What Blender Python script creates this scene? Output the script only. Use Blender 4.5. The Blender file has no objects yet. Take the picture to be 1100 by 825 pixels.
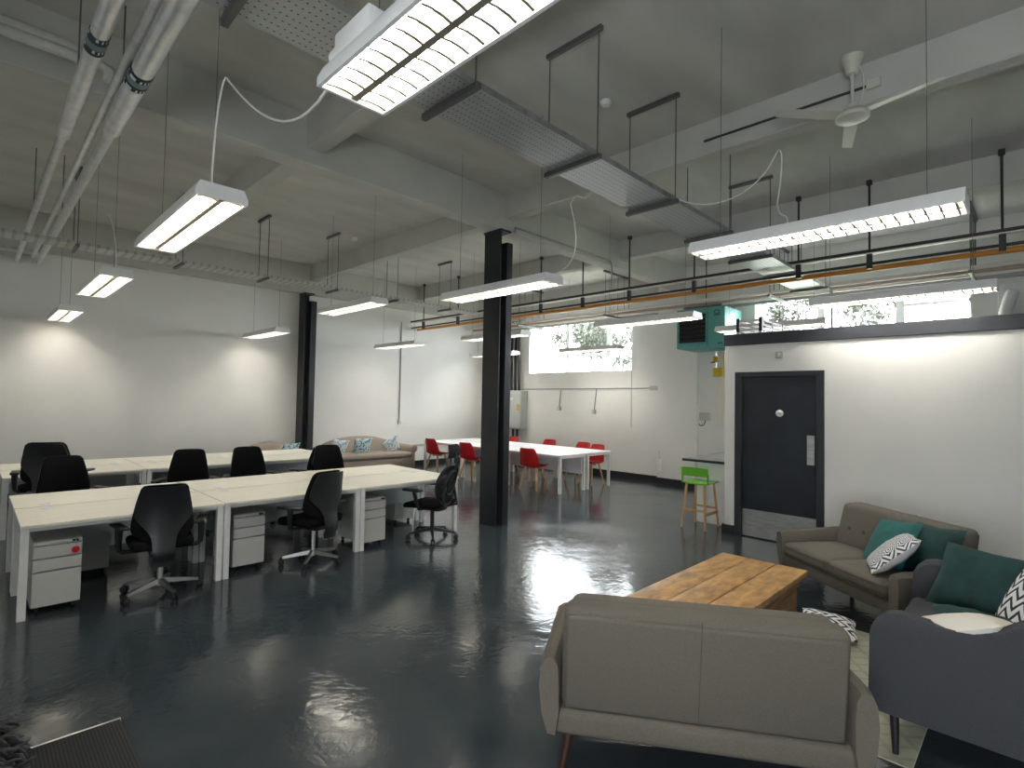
import bpy, bmesh, math, random
from mathutils import Vector, Matrix, noise
random.seed(7)
PI = math.pi
S = bpy.context.scene
COL = S.collection

# ------------------------------------------------------------------ materials
def M(name, col, rough=.5, metal=0, var=0, vscale=6, bump=0, bscale=80, coat=0, spec=.5, stretch=None):
    m = bpy.data.materials.new(name); m.use_nodes = True
    nt = m.node_tree; b = nt.nodes['Principled BSDF']
    b.inputs['Base Color'].default_value = (*col, 1); b.inputs['Roughness'].default_value = rough
    b.inputs['Metallic'].default_value = metal; b.inputs['Coat Weight'].default_value = coat
    b.inputs['Specular IOR Level'].default_value = spec
    if var or bump:
        tc = nt.nodes.new('ShaderNodeTexCoord'); src = tc.outputs['Object']
        if stretch:
            mp = nt.nodes.new('ShaderNodeMapping'); mp.inputs['Scale'].default_value = stretch
            nt.links.new(src, mp.inputs['Vector']); src = mp.outputs['Vector']
    if var:
        n = nt.nodes.new('ShaderNodeTexNoise'); n.inputs['Scale'].default_value = vscale; n.inputs['Detail'].default_value = 5
        nt.links.new(src, n.inputs['Vector'])
        r = nt.nodes.new('ShaderNodeMapRange'); r.inputs['From Min'].default_value = .3; r.inputs['From Max'].default_value = .7
        r.inputs['To Min'].default_value = 1 - var; r.inputs['To Max'].default_value = 1 + var
        nt.links.new(n.outputs['Fac'], r.inputs['Value'])
        mx = nt.nodes.new('ShaderNodeMix'); mx.data_type = 'RGBA'; mx.blend_type = 'MULTIPLY'; mx.inputs[0].default_value = 1
        mx.inputs[6].default_value = (*col, 1); nt.links.new(r.outputs['Result'], mx.inputs[7]); nt.links.new(mx.outputs[2], b.inputs['Base Color'])
    if bump:
        n2 = nt.nodes.new('ShaderNodeTexNoise'); n2.inputs['Scale'].default_value = bscale; n2.inputs['Detail'].default_value = 4
        nt.links.new(src, n2.inputs['Vector'])
        bp = nt.nodes.new('ShaderNodeBump'); bp.inputs['Strength'].default_value = bump; bp.inputs['Distance'].default_value = .01
        nt.links.new(n2.outputs['Fac'], bp.inputs['Height']); nt.links.new(bp.outputs['Normal'], b.inputs['Normal'])
    return m

def emit(name, col, s):
    m = bpy.data.materials.new(name); m.use_nodes = True; b = m.node_tree.nodes['Principled BSDF']
    b.inputs['Base Color'].default_value = (.8, .8, .8, 1); b.inputs['Emission Color'].default_value = (*col, 1); b.inputs['Emission Strength'].default_value = s
    return m

def math_n(nt, op, a, b=None):
    n = nt.nodes.new('ShaderNodeMath'); n.operation = op
    for i, v in enumerate((a, b)):
        if v is None: continue
        if isinstance(v, (int, float)): n.inputs[i].default_value = v
        else: nt.links.new(v, n.inputs[i])
    return n.outputs[0]

def pattern_mat(name, base, ink, fn, rough=.8):
    m = M(name, base, rough); nt = m.node_tree; b = nt.nodes['Principled BSDF']
    tc = nt.nodes.new('ShaderNodeTexCoord'); sp = nt.nodes.new('ShaderNodeSeparateXYZ'); nt.links.new(tc.outputs['Object'], sp.inputs[0])
    f = fn(nt, sp.outputs[0], sp.outputs[1], sp.outputs[2])
    mx = nt.nodes.new('ShaderNodeMix'); mx.data_type = 'RGBA'; mx.inputs[6].default_value = (*base, 1); mx.inputs[7].default_value = (*ink, 1)
    nt.links.new(f, mx.inputs[0]); nt.links.new(mx.outputs[2], b.inputs['Base Color'])
    return m

def holes(nt, x, y, z):      # rows of slots punched in the tray sheet
    a = math_n(nt, 'LESS_THAN', math_n(nt, 'FRACT', math_n(nt, 'MULTIPLY', x, 30)), .34)
    b = math_n(nt, 'LESS_THAN', math_n(nt, 'FRACT', math_n(nt, 'MULTIPLY', y, 19)), .15)
    return math_n(nt, 'MULTIPLY', a, b)
def ladder(nt, x, y, z):
    return math_n(nt, 'LESS_THAN', math_n(nt, 'FRACT', math_n(nt, 'MULTIPLY', x, 10)), .35)
def zigzag(nt, x, y, z):
    t = math_n(nt, 'PINGPONG', x, .05)
    return math_n(nt, 'LESS_THAN', math_n(nt, 'FRACT', math_n(nt, 'MULTIPLY', math_n(nt, 'ADD', y, math_n(nt, 'MULTIPLY', t, 1.3)), 15)), .4)
def hexlines(nt, x, y, z):
    ax = math_n(nt, 'PINGPONG', x, .07); ay = math_n(nt, 'PINGPONG', math_n(nt, 'ADD', y, math_n(nt, 'MULTIPLY', ax, .6)), .06)
    d = math_n(nt, 'MAXIMUM', ay, math_n(nt, 'ADD', math_n(nt, 'MULTIPLY', ax, .85), math_n(nt, 'MULTIPLY', ay, .4)))
    return math_n(nt, 'LESS_THAN', math_n(nt, 'FRACT', math_n(nt, 'MULTIPLY', d, 62)), .42)
def blotch(nt, x, y, z):
    n = nt.nodes.new('ShaderNodeTexVoronoi'); n.inputs['Scale'].default_value = 22
    tc = nt.nodes.new('ShaderNodeTexCoord'); nt.links.new(tc.outputs['Object'], n.inputs['Vector'])
    return math_n(nt, 'LESS_THAN', n.outputs['Distance'], .42)
def seams(nt, x, y, z):
    a = math_n(nt, 'PINGPONG', math_n(nt, 'ADD', math_n(nt, 'MULTIPLY', x, .8), math_n(nt, 'MULTIPLY', y, .6)), .05)
    b = math_n(nt, 'PINGPONG', math_n(nt, 'ADD', math_n(nt, 'MULTIPLY', y, .8), math_n(nt, 'MULTIPLY', x, -.6)), .07)
    return math_n(nt, 'LESS_THAN', math_n(nt, 'MINIMUM', a, b), .012)
def ribs(nt, x, y, z):
    return math_n(nt, 'LESS_THAN', math_n(nt, 'FRACT', math_n(nt, 'MULTIPLY', x, 70)), .45)

wall_m = M('white wall paint', (.80, .795, .765), .7, var=.03, vscale=1.5, bump=.15, bscale=30)
ceil_m = M('grey painted concrete', (.58, .575, .535), .85, var=.12, vscale=2.2, bump=.5, bscale=9, stretch=(.35, 1, 1))
beam_m = M('painted beam', (.55, .545, .51), .8, var=.06, vscale=2.5, bump=.2, bscale=18)
black_m = M('black steel paint', (.018, .021, .024), .42, var=.2, vscale=5)
skirt_m = M('black skirting', (.02, .022, .025), .4)
fascia_m = M('dark fascia', (.04, .046, .055), .5, var=.25, vscale=4, stretch=(1, .3, 1))
door_m = M('dark door', (.022, .028, .036), .34, var=.25, vscale=3)
frame_m = M('door frame paint', (.03, .034, .04), .4)
white_m = M('white gloss', (.85, .85, .84), .35)
alum_m = M('brushed aluminium', (.72, .72, .72), .33, 1, var=.15, vscale=8, stretch=(1, 1, 6))
galv_m = M('galvanised steel', (.46, .48, .48), .42, .9, var=.2, vscale=14)
steel_dk = M('dull zinc strut', (.17, .17, .165), .5, .7)
rod_m = M('threaded rod', (.16, .16, .155), .5, .6)
basealum_m = M('dull aluminium', (.40, .40, .40), .38, 1)
foil_m = M('foil lagging', (.80, .80, .79), .28, .6, var=.12, vscale=10, bump=.2, bscale=14)
lag_m = M('white lagging', (.62, .61, .58), .55, .1, var=.08, vscale=8)
band_m = pattern_mat('banded label tape', (.03, .05, .05), (.75, .78, .76), lambda nt, x, y, z: math_n(nt, 'MULTIPLY', math_n(nt, 'LESS_THAN', math_n(nt, 'FRACT', math_n(nt, 'MULTIPLY', math_n(nt, 'ADD', x, z), 36)), .4), math_n(nt, 'LESS_THAN', math_n(nt, 'FRACT', math_n(nt, 'MULTIPLY', y, 14.3)), .5)))
blueband_m = M('blue grey tape', (.16, .23, .26), .5)
copper_m = M('orange gas pipe', (.62, .24, .03), .45)
palepipe_m = M('pale painted pipe', (.78, .72, .68), .45)
gapshade_m = M('shade tinted pipe', (.42, .33, .27), .5)  # shade of the gaps between the pale pipes, put into this pipe's colour
greypipe_m = M('grey pipe', (.36, .36, .35), .45, .3)
blackpipe_m = M('black pipe', (.035, .033, .034), .45)
cable_m = M('white cable', (.8, .79, .74), .5)
tray_m = pattern_mat('perforated tray', (.50, .52, .52), (.05, .05, .05), holes, .38)
tray_m.node_tree.nodes['Principled BSDF'].inputs['Metallic'].default_value = .6
basket_m = pattern_mat('cable basket', (.52, .52, .49), (.36, .36, .34), ladder, .5)
reflect_m = M('mirror louvre', (.74, .70, .60), .28, .35)
louvre_m = M('tan louvre blades', (.34, .31, .25), .35, .4)
tube_m = emit('fluorescent tube', (1, .965, .915), 4.6)
desk_m = M('pale maple desktop', (.88, .85, .73), .38, var=.04, vscale=4, stretch=(.4, 4, 1))
deskwhite_m = M('white desktop', (.86, .86, .87), .3)
leg_m = M('white powder coat', (.80, .80, .78), .4)
modesty_m = M('grey modesty board', (.50, .53, .55), .5)
modwhite_m = M('white modesty board', (.78, .78, .82), .5)
ped_m = M('light grey drawer metal', (.56, .56, .53), .45)
dark_m = M('dark gap', (.012, .012, .012), .7)
fabric_k = M('black chair fabric', (.006, .006, .007), .95, bump=.3, bscale=300, spec=.15)
shell_k = M('charcoal chair shell', (.017, .018, .021), .38)
plast_k = M('black plastic', (.014, .014, .015), .45)
castor_m = M('castor rubber', (.012, .012, .012), .55)
meshk_m = M('black mesh', (.012, .012, .013), .8)
nt = meshk_m.node_tree; tr = nt.nodes.new('ShaderNodeBsdfTransparent'); mxs = nt.nodes.new('ShaderNodeMixShader'); mxs.inputs[0].default_value = .78
nt.links.new(tr.outputs[0], mxs.inputs[1]); nt.links.new(nt.nodes['Principled BSDF'].outputs[0], mxs.inputs[2]); nt.links.new(mxs.outputs[0], nt.nodes['Material Output'].inputs[0])
red_m = M('red plastic', (.60, .012, .016), .38)
redpad_m = M('red seat pad', (.42, .008, .014), .6)
beech_m = M('beech wood', (.60, .37, .18), .5, var=.14, vscale=9, stretch=(3, 3, .5))
green_m = M('green plastic', (.16, .50, .025), .38)
sofa_m = M('taupe woven fabric', (.155, .138, .112), .92, var=.12, vscale=180, bump=.5, bscale=420)
sofaseam_m = M('dark seam thread', (.10, .09, .075), .9)  # darker than the sofa fabric, for the rear seam and buttons
sofaleg_m = M('dark wood leg', (.05, .022, .016), .35)
char_m = M('charcoal woven fabric', (.062, .066, .075), .92, var=.15, vscale=180, bump=.5, bscale=420)
beige_m = M('beige fabric', (.34, .28, .23), .9, bump=.3, bscale=250)
teal_m = M('teal velvet', (.012, .12, .115), .75, var=.2, vscale=7)
dkgreen_m = M('dark green velvet', (.006, .042, .04), .8, var=.3, vscale=9)
cream_m = M('cream cotton', (.80, .76, .68), .85, bump=.3, bscale=14)
hex_m = pattern_mat('maze print cotton', (.80, .80, .82), (.03, .05, .06), hexlines)
zig_m = pattern_mat('zigzag print cotton', (.84, .84, .86), (.02, .03, .035), zigzag)
bluep_m = pattern_mat('blue printed cotton', (.55, .68, .72), (.05, .18, .23), blotch)
bluel_m = pattern_mat('pale blue printed cotton', (.70, .78, .80), (.28, .40, .46), blotch)
wood_m = M('oiled pine', (.50, .285, .105), .45, var=.38, vscale=7, bump=.25, bscale=20, stretch=(1, 2.6, 2.6))
wood2_m = M('oiled pine side', (.30, .15, .05), .5, var=.45, vscale=5, stretch=(.8, 5, 5))
rug_m = pattern_mat('woven rug', (.44, .44, .34), (.36, .365, .285), seams, .95)
mat_m = pattern_mat('ribbed mat', (.030, .030, .030), (.012, .012, .012), ribs, .9)
fur_m = M('dark shaggy fur', (.05, .048, .05), .95, var=.7, vscale=30)
counter_m = M('dark grey worktop', (.13, .13, .13), .35)
worktop_edge = M('black worktop edge', (.02, .02, .022), .4)
teal_h = M('turquoise enamel', (.12, .36, .34), .4)
teal_l = M('turquoise side enamel', (.12, .36, .34), .4)
yel_m = M('yellow valve paint', (.62, .42, .03), .5)
greybox_m = M('grey electrical enamel', (.50, .52, .50), .45)
upvc_m = M('white window frame', (.82, .83, .83), .35)
fan_m = M('cream fan enamel', (.62, .62, .54), .4)

# polished, worn grey-blue painted floor
floor_m = M('painted concrete floor', (.030, .034, .037), .2); nt = floor_m.node_tree; b = nt.nodes['Principled BSDF']
tc = nt.nodes.new('ShaderNodeTexCoord')
def noi(scale, detail=5, dist=0):
    n = nt.nodes.new('ShaderNodeTexNoise'); n.inputs['Scale'].default_value = scale; n.inputs['Detail'].default_value = detail; n.inputs['Distortion'].default_value = dist
    nt.links.new(tc.outputs['Object'], n.inputs['Vector']); return n.outputs['Fac']
def rng(f, a, b_, c, d):
    r = nt.nodes.new('ShaderNodeMapRange')
    for i, v in zip((1, 2, 3, 4), (a, b_, c, d)): r.inputs[i].default_value = v
    nt.links.new(f, r.inputs[0]); return r.outputs[0]
cr = nt.nodes.new('ShaderNodeMix'); cr.data_type = 'RGBA'; cr.inputs[6].default_value = (.032, .043, .050, 1); cr.inputs[7].default_value = (.054, .066, .073, 1)
nt.links.new(rng(noi(.9, 8, .6), .35, .7, 0, 1), cr.inputs[0]); nt.links.new(cr.outputs[2], b.inputs['Base Color'])
nt.links.new(rng(noi(1.3, 6, .8), .35, .68, .08, .19), b.inputs['Roughness'])
bp = nt.nodes.new('ShaderNodeBump'); bp.inputs['Strength'].default_value = .10; bp.inputs['Distance'].default_value = .02
nt.links.new(noi(7, 6, 2.5), bp.inputs['Height']); nt.links.new(bp.outputs['Normal'], b.inputs['Normal'])
b.inputs['Specular IOR Level'].default_value = .5

glass_m = bpy.data.materials.new('window glass'); glass_m.use_nodes = True; nt = glass_m.node_tree; nt.nodes.clear()
o_ = nt.nodes.new('ShaderNodeOutputMaterial'); t_ = nt.nodes.new('ShaderNodeBsdfTransparent'); g_ = nt.nodes.new('ShaderNodeBsdfGlossy'); g_.inputs['Roughness'].default_value = .02
x_ = nt.nodes.new('ShaderNodeMixShader'); x_.inputs[0].default_value = .06
nt.links.new(t_.outputs[0], x_.inputs[1]); nt.links.new(g_.outputs[0], x_.inputs[2]); nt.links.new(x_.outputs[0], o_.inputs[0])

# ------------------------------------------------------------------ mesh builder
class MB:
    def __init__(s): s.v, s.f = [], []
    def add(s, vs, fs):
        k = len(s.v); s.v += [tuple(p) for p in vs]; s.f += [tuple(k + i for i in f) for f in fs]; return s
    def box(s, x0, x1, y0, y1, z0, z1, r=0, seg=2, fn=None, cuts=0):
        bm = bmesh.new(); bmesh.ops.create_cube(bm, size=1)
        for p in bm.verts: p.co = Vector(((x0 + x1) / 2 + p.co.x * (x1 - x0), (y0 + y1) / 2 + p.co.y * (y1 - y0), (z0 + z1) / 2 + p.co.z * (z1 - z0)))
        if cuts: bmesh.ops.subdivide_edges(bm, edges=bm.edges[:], cuts=cuts, use_grid_fill=True)
        if r:
            es = [e for e in bm.edges if len(e.link_faces) == 2 and e.calc_face_angle() > .5]
            bmesh.ops.bevel(bm, geom=es, offset=r, segments=seg, affect='EDGES', profile=.5)
        bm.verts.index_update()
        s.add([fn(p.co.copy()) if fn else p.co for p in bm.verts], [[p.index for p in f.verts] for f in bm.faces]); bm.free(); return s
    def tube(s, pts, r, n=8, caps=True, closed=False):
        pts = [Vector(p) for p in pts]; N = len(pts)
        rs = r if isinstance(r, (list, tuple)) else [r] * N
        def tan(i):
            if closed: return (pts[(i + 1) % N] - pts[i - 1]).normalized()
            return (pts[min(i + 1, N - 1)] - pts[max(i - 1, 0)]).normalized()
        t = tan(0); a = t.cross(Vector((0, 0, 1)))
        if a.length < .05: a = t.cross(Vector((1, 0, 0)))
        a.normalize(); vs = []
        for i in range(N):
            t = tan(i); a = (a - t * a.dot(t)).normalized(); c = t.cross(a)
            for k in range(n):
                q = 2 * PI * k / n; vs.append(pts[i] + (a * math.cos(q) + c * math.sin(q)) * rs[i])
        fs = []
        for i in range(N if closed else N - 1):
            j = (i + 1) % N
            for k in range(n): fs.append((i * n + k, i * n + (k + 1) % n, j * n + (k + 1) % n, j * n + k))
        if caps and not closed: fs += [tuple(range(n))[::-1], tuple((N - 1) * n + k for k in range(n))]
        return s.add(vs, fs)
    def lathe(s, prof, n=20, c=(0, 0, 0), mat=None):
        vs, fs = [], []
        for r, z in prof:
            for k in range(n):
                q = 2 * PI * k / n; p = Vector((r * math.cos(q), r * math.sin(q), z)); vs.append((mat @ p if mat else p) + Vector(c))
        for i in range(len(prof) - 1):
            for k in range(n): fs.append((i * n + k, i * n + (k + 1) % n, (i + 1) * n + (k + 1) % n, (i + 1) * n + k))
        fs += [tuple(range(n))[::-1], tuple((len(prof) - 1) * n + k for k in range(n))]
        return s.add(vs, fs)
    def prism(s, poly, d0, d1, ax='y'):
        n = len(poly)
        def P(a, b_, d): return {'y': (a, d, b_), 'x': (d, a, b_), 'z': (a, b_, d)}[ax]
        vs = [P(a, b_, d0) for a, b_ in poly] + [P(a, b_, d1) for a, b_ in poly]
        return s.add(vs, [tuple(range(n))[::-1], tuple(range(n, 2 * n))] + [(i, (i + 1) % n, n + (i + 1) % n, n + i) for i in range(n)])
    def loft(s, rings, closed=True, caps=True):
        n = len(rings[0]); vs = [p for r in rings for p in r]; fs = []
        for i in range(len(rings) - 1):
            for k in range(n if closed else n - 1): fs.append((i * n + k, i * n + (k + 1) % n, (i + 1) * n + (k + 1) % n, (i + 1) * n + k))
        if caps and closed: fs += [tuple(range(n))[::-1], tuple((len(rings) - 1) * n + k for k in range(n))]
        return s.add(vs, fs)
    def slab(s, fn, nu, nv, th):        # fn(u,v)->(point, normal): a curved sheet with thickness
        a, b_ = [], []
        for j in range(nv + 1):
            for i in range(nu + 1):
                p, q = fn(i / nu, j / nv); p = Vector(p); q = Vector(q).normalized(); a.append(p); b_.append(p - q * th)
        W = nu + 1; K = len(a); fs = []
        for j in range(nv):
            for i in range(nu):
                q = (j * W + i, j * W + i + 1, (j + 1) * W + i + 1, (j + 1) * W + i); fs += [q, tuple(K + k for k in q[::-1])]
        rim = [i for i in range(W)] + [j * W + nu for j in range(1, nv + 1)] + [nv * W + i for i in range(nu - 1, -1, -1)] + [j * W for j in range(nv - 1, 0, -1)]
        for k in range(len(rim)):
            p, q = rim[k], rim[(k + 1) % len(rim)]; fs.append((q, p, K + p, K + q))
        return s.add(a + b_, fs)
    def xf(s, m): s.v = [tuple(m @ Vector(p)) for p in s.v]; return s
    def build(s, name, mat, parent=None, sub=0, ang=.7):
        me = bpy.data.meshes.new(name); me.from_pydata(s.v, [], s.f)
        bm = bmesh.new(); bm.from_mesh(me); bmesh.ops.recalc_face_normals(bm, faces=bm.faces[:])
        for f in bm.faces: f.smooth = True
        for e in bm.edges: e.smooth = (len(e.link_faces) == 2 and e.calc_face_angle() < ang) or bool(sub)
        bm.to_mesh(me); bm.free(); me.materials.append(mat)
        o = bpy.data.objects.new(name, me); COL.objects.link(o)
        if parent: o.parent = parent
        if sub:
            q = o.modifiers.new('Subdivision', 'SUBSURF'); q.levels = sub; q.render_levels = sub
        return o

def tag(o, label, cat, group=None, kind=None):
    o['label'] = label; o['category'] = cat
    if group: o['group'] = group
    if kind: o['kind'] = kind
    return o
def thing(name, label, cat, loc=(0, 0, 0), rz=0, group=None):
    o = bpy.data.objects.new(name, None); COL.objects.link(o); o.empty_display_size = .1
    o.location = loc; o.rotation_euler = (0, 0, rz); return tag(o, label, cat, group)
def dup(o, loc=None, rz=None, label=None, group=None):
    kids = {}
    for q in bpy.data.objects:
        if q.parent: kids.setdefault(q.parent, []).append(q)
    def cp(a, par):
        c = a.copy(); COL.objects.link(c)
        if par: c.parent = par
        for k in kids.get(a, []): cp(k, c)
        return c
    r = cp(o, None)
    if loc is not None: r.location = loc
    if rz is not None: r.rotation_euler = (0, 0, rz)
    if label: r['label'] = label
    if group: r['group'] = group
    return r
def struct(o): o['kind'] = 'structure'; return o
def B(x0, x1, y0, y1, z0, z1, r=0, seg=2, fn=None): return MB().box(x0, x1, y0, y1, z0, z1, r, seg, fn)
def bez(p0, p1, p2, p3, n=14):
    p0, p1, p2, p3 = map(Vector, (p0, p1, p2, p3)); out = []
    for i in range(n + 1):
        t = i / n; out.append(p0 * (1 - t) ** 3 + p1 * 3 * t * (1 - t) ** 2 + p2 * 3 * t * t * (1 - t) + p3 * t ** 3)
    return out

# ------------------------------------------------------------------ room shell
XL, XB, YB, YA, ZC = -2.0, 10.65, -4.0, 11.5, 4.59
XR0, XR1 = XB, XB + .45     # thick window wall
struct(B(XL - .3, XR1, YB - .3, YA + .3, -.2, 0).build('floor', floor_m))
struct(B(XL - .3, XR1, YB - .3, YA + .3, ZC, ZC + .2).build('ceiling', ceil_m))
struct(B(XL - .3, XR1, YA, YA + .3, 0, ZC).build('wall_left', wall_m))

def wall_holes(mb, a0, a1, t0, t1, ops, ax):
    # a wall along axis with openings (lo, hi, z0, z1)
    cur = a0
    def bx(l, h, z0, z1):
        if h - l > 1e-4 and z1 - z0 > 1e-4:
            if ax == 'y': mb.box(t0, t1, l, h, z0, z1)
            else: mb.box(l, h, t0, t1, z0, z1)
    for lo, hi, z0, z1 in ops:
        bx(cur, lo, 0, ZC); bx(lo, hi, 0, z0); bx(lo, hi, z1, ZC); cur = hi
    bx(cur, a1, 0, ZC); return mb
W1 = (6.65, 9.85, 2.45, 3.83); W2 = (.72, 3.91, 2.45, 3.80)
struct(wall_holes(MB(), YB, YA, XR0, XR1, [W2, W1], 'y').build('wall_right', wall_m))
W_FILL = [(-1.7, .1, .9, 2.2)]  # added window, out of view, to fill the sofa backs with daylight
struct(wall_holes(MB(), YB, YA, XL - .3, XL, W_FILL, 'y').build('wall_rear', wall_m))
struct(B(XL - .3, XR1, YB - .3, YB, 0, ZC).build('wall_front', wall_m))
struct(B(10.5, 10.66, 5.02, 5.9, 0, ZC).build('wall_pier', wall_m))

# beams under the slab
def beam(x0, x1, y0, y1, z0): return struct(B(x0, x1, y0, y1, z0, ZC + .05, .012, 1).build('ceiling_beam', beam_m))
beam(XL, XB, 5.28, 5.50, 4.09)
beam(XL, XB, 11.35, YA + .05, 3.96)
for a, b_ in ((-.55, -.37), (2.32, 2.52), (5.165, 5.335), (8.03, 8.21)):
    beam(a, b_, YB, 5.30, 4.25); beam(a, b_, 5.48, 11.4, 4.25)
beam(XL, XB, -2.5, -2.28, 4.09)
beam(XB - .12, XB + .02, 5.9, YA, 4.0)

# skirting
struct(B(XL, XB, YA - .025, YA, 0, .12).build('baseboard_left', skirt_m))
mb = MB(); mb.box(XB - .025, XB, 5.9, YA, 0, .12); mb.box(10.475, 10.5, 5.02, 5.9, 0, .12); mb.box(XB - .025, XB, 3.0, 5.02, 0, .12); mb.box(10.475, XB, 5.9, 5.925, 0, .12)
struct(mb.build('baseboard_right', skirt_m))

# partitioned room with door
PX = 7.16; PT = 2.51
DY0, DY1 = 1.82, 2.88
mb = MB(); mb.box(PX, PX + .12, DY1, 3.02, 0, PT); mb.box(PX, PX + .12, YB, DY0, 0, PT); mb.box(PX, PX + .12, DY0, DY1, 2.15, PT)
mb.box(PX + .12, XB, 2.9, 3.02, 0, PT)
struct(mb.build('wall_partition', wall_m))
struct(B(PX + .02, XB, YB, 3.0, PT, PT + .13).build('ceiling_partition', fascia_m))
struct(B(PX - .03, PX + .02, YB, 3.03, PT - .005, PT + .145, .006, 1).build('trim_1', fascia_m))
mb = MB(); mb.box(PX - .022, PX, DY1, 3.02, 0, .12); mb.box(PX - .022, PX, YB, DY0, 0, .12); mb.box(PX - .022, PX + .6, 3.02, 3.045, 0, .12)
struct(mb.build('baseboard_partition', skirt_m))

d = thing('door_1', 'dark painted door with steel kick plate in the white partition', 'door', (PX, 0, 0)); d['kind'] = 'structure'
f = MB(); f.box(-.02, .12, DY1 - .085, DY1, 0, 2.15, .004, 1); f.box(-.02, .12, DY0, DY0 + .085, 0, 2.15, .004, 1); f.box(-.02, .12, DY0 + .085, DY1 - .085, 2.085, 2.15, .004, 1)
f.build('door_frame', frame_m, d)
B(.035, .08, DY0 + .088, DY1 - .088, .012, 2.08, .003, 1).build('door_leaf', door_m, d)
B(.028, .035, DY0 + .09, DY1 - .09, .015, .36).build('kick_plate', alum_m, d)['label'] = 'brushed steel kick plate along the foot of the door'
B(.027, .035, 1.935, 2.02, 1.0, 1.36, .003, 1).build('push_plate', alum_m, d)
rot_x = Matrix.Rotation(-PI / 2, 4, 'Y')
sg = MB().lathe([(.045, 0), (.045, .006), (.04, .008)], 28, (.035, 2.335, 1.62), rot_x).build('door_sign', white_m, d)
mb = MB()
for k in range(3): mb.box(.0255, .0268, 2.312 + k * .016, 2.323 + k * .016, 1.612, 1.63)
mb.build('lettering', greypipe_m, sg)
sw = B(PX - .012, PX, 2.29, 2.375, 2.315, 2.40, .004, 2).build('wall_switch', greybox_m)
tag(sw, 'small square grey switch plate high on the partition above the dark door', 'switch')
B(PX - .017, PX - .011, 2.317, 2.345, 2.335, 2.38, .002, 1).build('rocker', white_m, sw)

# windows
def window(name, y0, y1, z0, z1, thick, thin, trans, label):
    w = thing(name, label, 'window', (XR1 - .08, 0, 0)); w['kind'] = 'structure'
    m = MB(); t = .05
    m.box(0, .06, y0, y1, z0, z0 + t); m.box(0, .06, y0, y1, z1 - t, z1); m.box(0, .06, y0, y0 + t, z0 + t, z1 - t); m.box(0, .06, y1 - t, y1, z0 + t, z1 - t)
    for y in thick: m.box(-.01, .07, y - .06, y + .06, z0 + t, z1 - t)
    for ya, yb, z in trans: m.box(.0, .06, ya, yb, z - .025, z + .025)
    m.build('window_frame', upvc_m, w)
    m = MB()
    for y, za, zb in thin: m.box(.02, .045, y - .012, y + .012, za, zb)
    m.build('glazing_bars', upvc_m, w)
    B(.03, .036, y0 + t, y1 - t, z0 + t, z1 - t).build('pane', glass_m, w)
    B(-.36, 0, y0, y1, z0 - .001, z0 + .012).build('sill', white_m, w)
    return w
window('window_1', W1[0], W1[1], W1[2], W1[3], (8.83, 7.55), [(9.45, 2.5, 3.8), (8.4, 2.5, 2.95), (8.05, 2.5, 2.95), (7.2, 2.5, 2.98), (9.2, 2.5, 2.9)], [(8.83, 7.55, 2.92), (7.5, 6.7, 2.98), (9.8, 8.9, 2.9)], 'high bright window with white mullions over the red chairs')
window('window_2', W2[0], W2[1], W2[2], W2[3], (2.86, 1.66), [(3.4, 2.5, 3.75), (2.3, 2.5, 3.4), (1.2, 2.5, 3.75)], [(3.9, 2.9, 3.2), (1.6, .72, 3.45)], 'high bright window above the partition roof')
for i, (x0, x1, z0, z1) in enumerate(W_FILL):
    w = thing('window_%d' % (i + 3), 'added low window out of view that fills the sofa backs with daylight', 'window', (XL - .15, 0, 0)); w['kind'] = 'structure'; w.rotation_euler = (0, 0, PI / 2)
    m = MB(); t = .06
    m.box(x0, x1, 0, .06, z0, z0 + t); m.box(x0, x1, 0, .06, z1 - t, z1); m.box(x0, x0 + t, 0, .06, z0 + t, z1 - t); m.box(x1 - t, x1, 0, .06, z0 + t, z1 - t)
    m.box((x0 + x1) / 2 - .03, (x0 + x1) / 2 + .03, 0, .06, z0 + t, z1 - t)
    m.build('window_frame', upvc_m, w); B(x0 + t, x1 - t, .03, .036, z0 + t, z1 - t).build('pane', glass_m, w)

# ------------------------------------------------------------------ black steel columns
def column(x0, x1, y0, y1, top, label):
    o = thing('steel_column', label, 'column', (0, 0, 0)); o['kind'] = 'structure'
    m = MB(); w = x1 - x0
    m.box(x0, x0 + .024, y0, y1, 0, top, .003, 1); m.box(x0 + .024, x0 + w * .55, (y0 + y1) / 2 - .02, (y0 + y1) / 2 + .02, 0, top)
    m.box(x0 + w * .52, x1, y0, y1, 0, top - .16, .003, 1)
    m.build('shaft', black_m, o)
    B(x0 - .012, x0 + w * .8, y0 - .012, y1 + .012, top - .02, top + .005).build('cap_plate', black_m, o)
column(5.075, 5.315, 5.27, 5.60, 4.085, 'black steel column standing alone on the open floor')
column(5.0, 5.27, 11.22, 11.5, 3.955, 'black steel column against the plain white wall behind the desks')

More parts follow.
